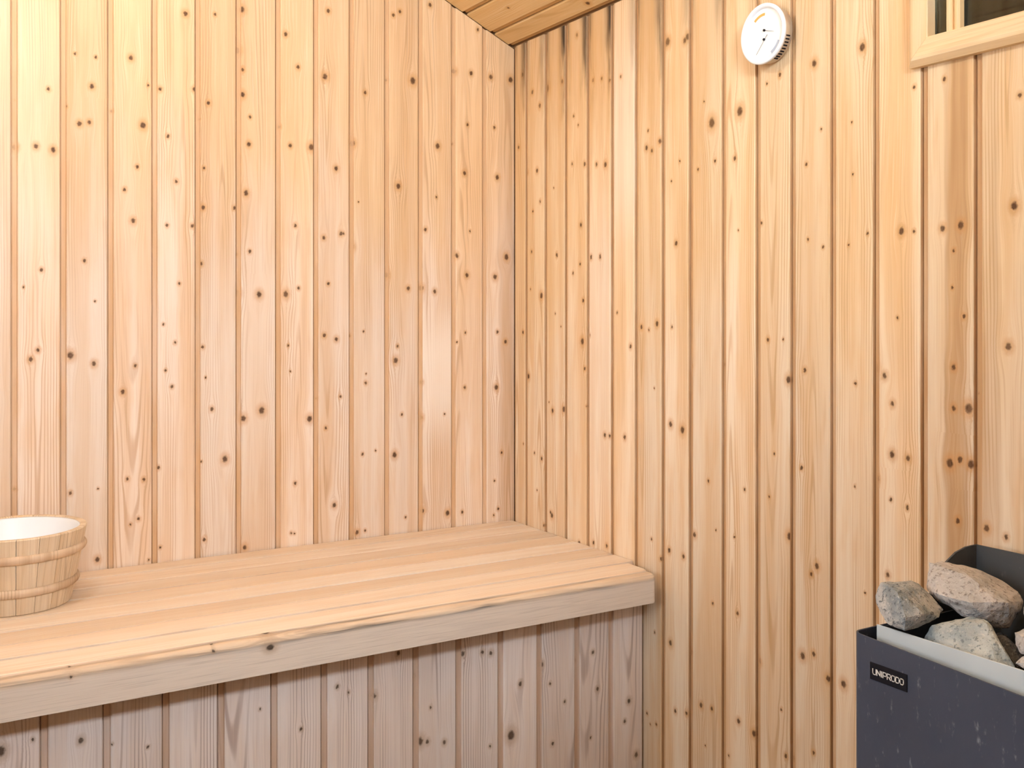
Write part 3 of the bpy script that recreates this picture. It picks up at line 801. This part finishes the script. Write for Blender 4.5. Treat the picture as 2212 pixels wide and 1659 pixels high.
def hand(a, b, w):
    a = Vector(a) * (TR - 0.008); b = Vector(b) * (TR - 0.008)
    d = (b - a).normalized(); n = Vector((-d.y, d.x)) * w
    z = TD - 0.0042
    vs = [(p.y, -p.x, z + dz) for dz in (0, -0.0004) for p in (a + n, a - n, b - n * 0.5, b + n * 0.5)]
    link('hand', pyme('hand', vs, [(0, 1, 2, 3), (7, 6, 5, 4), (0, 4, 5, 1), (1, 5, 6, 2), (2, 6, 7, 3), (3, 7, 4, 0)]), M['dark'], dial, TF)
hand((0.03, 0.14), (0.56, -0.02), 0.00035)
hand((0.20, -0.06), (-0.38, -0.72), 0.0003)
for p in ((0.03, 0.14), (0.02, -0.21)):
    q = Vector(p) * (TR - 0.008)
    link('hub', lathe('hub', [(0.0, TD - 0.0028), (0.0018, TD - 0.003), (0.0023, TD - 0.0036), (0.0023, TD - 0.006)], 16), M['dark'], dial, TF @ Matrix.Translation((q.y, -q.x, 0)))
slot_me = box_me('vent_slot', (-0.0012, -0.0004, -0.0045), (0.0012, 0.0012, 0.0045))
for k in range(9):
    a = math.radians(-14 - 6.6 * k)
    e = Vector((math.sin(a), -math.cos(a)))
    Rm = Matrix.Rotation(math.atan2(e.y, e.x) - math.pi / 2, 4, 'Z')
    r = TR - 0.0040
    link('vent_slot', slot_me, M['dark'], therm, TF @ Matrix.Translation((e.x * r, e.y * r, TD - 0.016)) @ Rm)

# ------------------------------------------------------------------ heater on the right wall
HX, HY0, HY1 = -0.300, -1.430, -1.840
def metal(name, col, rough, scr=(0.75, 0.78, 0.82), amt=0.6):
    n = NT(name)
    p = n.obj()
    x, y, z = n.sep(p)
    big = n.noise(p, 9.0, 3.0)
    c = n.mix(big, tuple(k * 0.8 for k in col), tuple(k * 1.2 for k in col))
    s1 = n.noise(n.vec(n.mul(x, 90.0), n.mul(y, 90.0), n.mul(z, 22.0)), 1.0, 4.0, 0.7)
    s2 = n.noise(p, 90.0, 3.0)
    c = n.mix(n.mul(n.mul(n.step(s1, 0.56, 0.74), n.step(s2, 0.42, 0.68)), amt), c, scr)
    dots = n.step(n.voronoi(p, 30.0), 0.035, 0.07, 1.0, 0.0)
    c = n.mix(n.mul(dots, n.mul(n.step(big, 0.5, 0.6), amt)), c, scr)
    return n.done(c, n.step(s1, 0.3, 0.7, rough - 0.08, rough + 0.12), 0.3, 0.0)
M['anthracite'] = metal('anthracite_sheet', (0.062, 0.075, 0.118), 0.46, (0.40, 0.44, 0.52), 0.55)
M['steel'] = metal('galvanised_steel', (0.58, 0.66, 0.74), 0.36, (0.65, 0.70, 0.76), 0.5)
M['darksteel'] = metal('heat_darkened_steel', (0.075, 0.082, 0.095), 0.45, (0.2, 0.2, 0.22), 0.4)
heater = empty('sauna_heater', (-0.17, (HY0 + HY1) / 2, 0.30))
tag(heater, 'dark grey metal sauna heater box filled with stones, maker plate on front', 'heater')
def wrap(name, path, t, z0, ztop, mat, parent):
    """sheet metal standing on a plan path; ztop(p) gives the upper edge"""
    n = len(path)
    vs = []
    for i, p in enumerate(path):
        a = path[max(0, i - 1)]; b = path[min(n - 1, i + 1)]
        d = Vector((b[0] - a[0], b[1] - a[1])).normalized(); nn = Vector((-d.y, d.x)) * t
        zt = ztop(p)
        vs += [(p[0], p[1], z0), (p[0] + nn.x, p[1] + nn.y, z0), (p[0] + nn.x, p[1] + nn.y, zt), (p[0] + nn.x / 2, p[1] + nn.y / 2, zt + 0.0006), (p[0], p[1], zt)]
    fs = [[5 * i + k, 5 * i + (k + 1) % 5, 5 * i + 5 + (k + 1) % 5, 5 * i + 5 + k] for i in range(n - 1) for k in range(5)]
    fs += [[4, 3, 2, 1, 0], [5 * (n - 1) + k for k in range(5)]]
    bm = bmesh.new()
    q = [bm.verts.new(v) for v in vs]
    for fc in fs: bm.faces.new([q[k] for k in fc])
    return link(name, bm_me(name, bm), mat, parent, Matrix.Identity(4))
def rounded(pts_, r, seg=6):
    out = [pts_[0]]
    for i in range(1, len(pts_) - 1):
        p = Vector(pts_[i]); a = (Vector(pts_[i - 1]) - p).normalized(); b = (Vector(pts_[i + 1]) - p).normalized()
        p0 = p + a * r; p1 = p + b * r; c = p + a * r + b * r
        for k in range(seg + 1):
            t = k / seg * math.pi / 2
            out.append(tuple(c - b * r * math.cos(t) - a * r * math.sin(t)))
    out.append(pts_[-1])
    return out
rim = lambda p: 0.871 - 0.043 * max(0.0, HY0 - p[1]) * (1 if p[0] < -0.27 else 0.9)
wrap('casing', rounded([(-0.035, HY0), (HX, HY0), (HX, HY1), (-0.035, HY1)], 0.014), 0.0028, 0.30, rim, M['anthracite'], heater)
LY0, LY1 = -1.451, -1.82
wrap('tray_front', [(-0.274, LY0), (-0.274, LY1)], 0.0025, 0.70, lambda p: 0.8815, M['steel'], heater)
wrap('tray_side', [(-0.05, LY0), (-0.2715, LY0)], 0.0025, 0.70, lambda p: 0.8775, M['darksteel'], heater)
wrap('tray_side', [(-0.2715, LY1), (-0.05, LY1)], 0.0025, 0.70, lambda p: 0.8775, M['darksteel'], heater)
link('tray_floor', box_me('tray_floor', (-0.274, LY1, 0.70), (-0.05, LY0, 0.704)), M['darksteel'], heater, Matrix.Identity(4))
link('base_plate', box_me('base_plate', (HX + 0.004, HY1 + 0.004, 0.305), (-0.035, HY0 - 0.004, 0.309)), M['darksteel'], heater, Matrix.Identity(4))
# upright hood behind the stones: back sheet with two rounded side wings
HB = -0.036
zt = lambda p: 0.964
wing = [(-0.165, 0.860), (-0.150, 0.895), (-0.130, 0.926), (-0.108, 0.946), (-0.085, 0.958), (-0.06, 0.9635), (HB, 0.964)]
bm = bmesh.new()
def sheet(bm, outline, off):
    n = len(outline)
    a = [bm.verts.new(p) for p in outline]; b = [bm.verts.new(Vector(p) + Vector(off)) for p in outline]
    bm.faces.new(a); bm.faces.new(b[::-1])
    for k in range(n): bm.faces.new((a[k], b[k], b[(k + 1) % n], a[(k + 1) % n]))
for yy, o_ in ((HY0 - 0.008, -0.003), (HY1 + 0.008, 0.003)):
    sheet(bm, [(HB, yy, 0.70), (-0.165, yy, 0.70)] + [(x, yy, z) for x, z in wing], (0, o_, 0))
sheet(bm, [(HB, HY0 - 0.008, 0.32), (HB, HY0 - 0.008, 0.964), (HB, HY1 + 0.008, 0.964), (HB, HY1 + 0.008, 0.32)], (0.003, 0, 0))
link('hood', bm_me('hood', bm), M['darksteel'], heater, Matrix.Identity(4))
for yy in (-1.52, -1.75):
    link('wall_bracket', box_me('wall_bracket', (HB, yy - 0.02, 0.5), (-0.0005, yy + 0.02, 0.6)), M['darksteel'], heater, Matrix.Identity(4))
# maker plate and its lettering
PYA, PYB, PZT, PZB = -1.462, -1.5225, 0.8378, 0.8143
plate = link('maker_plate', box_me('maker_plate', (HX - 0.0016, PYB, PZB), (HX - 0.0002, PYA, PZT), 0.0004, 1), M['dark'], heater, Matrix.Identity(4))
tag(plate, 'small black maker plate with white lettering')
GL = {'U': [[(0, 1), (0, .25), (.2, 0), (.8, 0), (1, .25), (1, 1)]], 'N': [[(0, 0), (0, 1), (1, 0), (1, 1)]], 'I': [[(0.5, 0), (0.5, 1)]],
      'P': [[(0, 0), (0, 1), (.8, 1), (1, .85), (1, .5), (.8, .38), (0, .38)]], 'R': [[(0, 0), (0, 1), (.8, 1), (1, .85), (1, .55), (.8, .42), (0, .42)], [(.5, .42), (1, 0)]],
      'O': [[(.2, 0), (.8, 0), (1, .2), (1, .8), (.8, 1), (.2, 1), (0, .8), (0, .2), (.2, 0)]], 'D': [[(0, 0), (.75, 0), (1, .22), (1, .78), (.75, 1), (0, 1), (0, 0)]]}
bm = bmesh.new()
pos = 0.0; sx = 0.0054; sy = 0.0074; gap = 0.0015; hw = 0.00062
words = 'UNIPRODO'
tot = sum((0.0016 if ch == 'I' else sx) + gap for ch in words) - gap
y0 = (PYA + PYB) / 2 + tot / 2; zb = (PZT + PZB) / 2 - sy / 2
for ch in words:
    wd = 0.0016 if ch == 'I' else sx
    for st in GL[ch]:
        for a, b in zip(st, st[1:]):
            a_ = Vector((pos + a[0] * wd, a[1] * sy)); b_ = Vector((pos + b[0] * wd, b[1] * sy))
            d = (b_ - a_).normalized(); nrm = Vector((-d.y, d.x)) * hw
            a_ -= d * hw * 0.8; b_ += d * hw * 0.8
            q = [bm.verts.new((HX - 0.0016 - dx, y0 - p.x, zb + p.y)) for dx in (0.0, 0.0004) for p in (a_ + nrm, a_ - nrm, b_ - nrm, b_ + nrm)]
            for fc in ((0, 1, 2, 3), (7, 6, 5, 4), (0, 4, 5, 1), (1, 5, 6, 2), (2, 6, 7, 3), (3, 7, 4, 0)): bm.faces.new([q[k] for k in fc])
    pos += wd + gap
M['print'] = plain('white_print', (0.85, 0.85, 0.86), 0.5, var=0.01)
link('lettering', bm_me('lettering', bm), M['print'], plate, Matrix.Identity(4))

# ------------------------------------------------------------------ heater stones
def stone_mat(name, a, b, speck, scale=1.0):
    n = NT(name)
    p = n.obj()
    k = n.step(n.noise(p, 22.0 * scale, 3.0), 0.38, 0.62)
    c = n.mix(k, a, b)
    f = n.noise(p, 170.0 * scale, 3.0, 0.7)
    c = n.mix(n.mul(n.step(f, 0.54, 0.64), 0.8), c, speck)
    c = n.mix(n.mul(n.step(f, 0.42, 0.30), 0.45), c, (0.80, 0.78, 0.76))
    n.bump(n.add(n.mul(f, 0.8), n.noise(p, 80.0, 4.0)), 0.9, 0.004)
    return n.done(c, 0.82, 0.2)
M['stone_grey'] = stone_mat('blue_grey_stone', (0.27, 0.31, 0.35), (0.56, 0.56, 0.57), (0.10, 0.12, 0.14))
M['stone_pink'] = stone_mat('pinkish_grey_stone', (0.54, 0.53, 0.545), (0.66, 0.62, 0.625), (0.24, 0.21, 0.21), 0.9)
M['stone_blue'] = stone_mat('pale_blue_stone', (0.36, 0.42, 0.47), (0.58, 0.62, 0.64), (0.18, 0.22, 0.26), 0.8)
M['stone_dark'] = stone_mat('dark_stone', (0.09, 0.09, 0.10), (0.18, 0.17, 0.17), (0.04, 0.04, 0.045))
def stone(points, mat, label, seed, cuts=4, amp=0.0030):
    c = sum((Vector(p) for p in points), Vector()) / len(points)
    bm = bmesh.new()
    for p in points: bm.verts.new(Vector(p) - c)
    r = bmesh.ops.convex_hull(bm, input=bm.verts)
    bmesh.ops.delete(bm, geom=[g for g in bm.verts if not g.link_faces], context='VERTS')
    bmesh.ops.subdivide_edges(bm, edges=list(bm.edges), cuts=cuts, use_grid_fill=True)
    bmesh.ops.triangulate(bm, faces=bm.faces)
    for _ in range(2): bmesh.ops.smooth_vert(bm, verts=bm.verts, factor=0.22, use_axis_x=True, use_axis_y=True, use_axis_z=True)
    bmesh.ops.recalc_face_normals(bm, faces=bm.faces)
    bm.normal_update()
    off = Vector((seed * 3.1, seed * 1.7, 0.4))
    for q in bm.verts:
        q.co += q.normal * (noise.noise(q.co * 42 + off) * amp + noise.noise(q.co * 130 + off) * amp * 0.5)
    me = bm_me('heater_stone', bm, False)
    o = link('heater_stone', me, mat, None, Matrix.Translation(c))
    return tag(o, label, 'stone', 'stones heaped in the sauna heater')
stone(STONES[0], M['stone_grey'], 'speckled grey stone at the left end of the heater heap', 1)
stone(STONES[1], M['stone_pink'], 'largest pinkish grey stone lying on top of the heater heap', 2, 4)
stone(STONES[2], M['stone_blue'], 'pale bluish wedge-shaped stone against the heater front edge', 3)
stone(STONES[3], M['stone_dark'], 'small dark stone wedged beside the bluish wedge-shaped stone', 4)
stone(STONES[4], M['stone_pink'], 'pinkish stone right of the small dark stone, below the big one', 5)
stone(STONES[5], M['stone_pink'], 'pale stone at the front edge, right of the bluish wedge stone', 6)
stone(STONES[6], M['stone_pink'], 'pale stone by the hood, right of the largest pinkish stone', 7)
rs = random.Random(11)
def rough_stone(cx_, cy_, cz_, s, mat, label, seed):
    ps = []
    for k in range(13):
        d = Vector((rs.gauss(0, 1), rs.gauss(0, 1), rs.gauss(0, 1))).normalized()
        ps.append((cx_ + d.x * s[0] * rs.uniform(0.85, 1.1), cy_ + d.y * s[1] * rs.uniform(0.85, 1.1), cz_ + d.z * s[2] * rs.uniform(0.85, 1.1)))
    return stone(ps, mat, label, seed)
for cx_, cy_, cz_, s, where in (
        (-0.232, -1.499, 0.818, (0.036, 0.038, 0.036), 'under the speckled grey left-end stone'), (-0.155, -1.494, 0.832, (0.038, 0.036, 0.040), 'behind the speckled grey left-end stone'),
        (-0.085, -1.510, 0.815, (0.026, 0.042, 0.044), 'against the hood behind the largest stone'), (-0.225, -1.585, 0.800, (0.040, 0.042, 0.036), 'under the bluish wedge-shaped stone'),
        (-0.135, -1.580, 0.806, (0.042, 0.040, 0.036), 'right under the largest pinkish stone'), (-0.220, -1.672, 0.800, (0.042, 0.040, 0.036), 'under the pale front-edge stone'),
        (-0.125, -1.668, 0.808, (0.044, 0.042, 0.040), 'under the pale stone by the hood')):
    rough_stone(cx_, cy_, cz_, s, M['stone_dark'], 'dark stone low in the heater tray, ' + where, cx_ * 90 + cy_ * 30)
rough_stone(-0.205, -1.757, 0.858, (0.05, 0.045, 0.045), M['stone_grey'], 'rounded grey stone at the right end of the heater heap', 31)
rough_stone(-0.105, -1.720, 0.885, (0.042, 0.055, 0.045), M['stone_pink'], 'pale stone at the back right of the heater heap', 32)

# ------------------------------------------------------------------ the sauna lamp, high over the bench
LX, LYY = -1.45, -0.80
lz = ceil_z(LX)
lamp = empty('ceiling_lamp', (LX, LYY, lz))
tag(lamp, 'round ceiling lamp above the bench', 'lamp')
link('lamp_base', lathe('lamp_base', [(0.0, 0.02), (0.062, 0.02), (0.062, -0.055), (0.05, -0.062), (0.0, -0.062)], 32), M['hoop'], lamp, Matrix.Translation((LX, LYY, lz)))['seed'] = 0.2
n = NT('lamp_globe_light')
em = n.t.nodes.new('ShaderNodeEmission'); em.inputs[0].default_value = (1.0, 0.96, 0.90, 1); em.inputs[1].default_value = LAMP_STRENGTH
n.t.links.new(em.outputs[0], n.out.inputs[0])
gp = [(0.055 * math.sin(math.pi * k / 10), -0.105 - 0.055 * math.cos(math.pi * k / 10)) for k in range(11)]
link('lamp_globe', lathe('lamp_globe', gp, 18), n.mat, lamp, Matrix.Translation((LX, LYY, lz)))
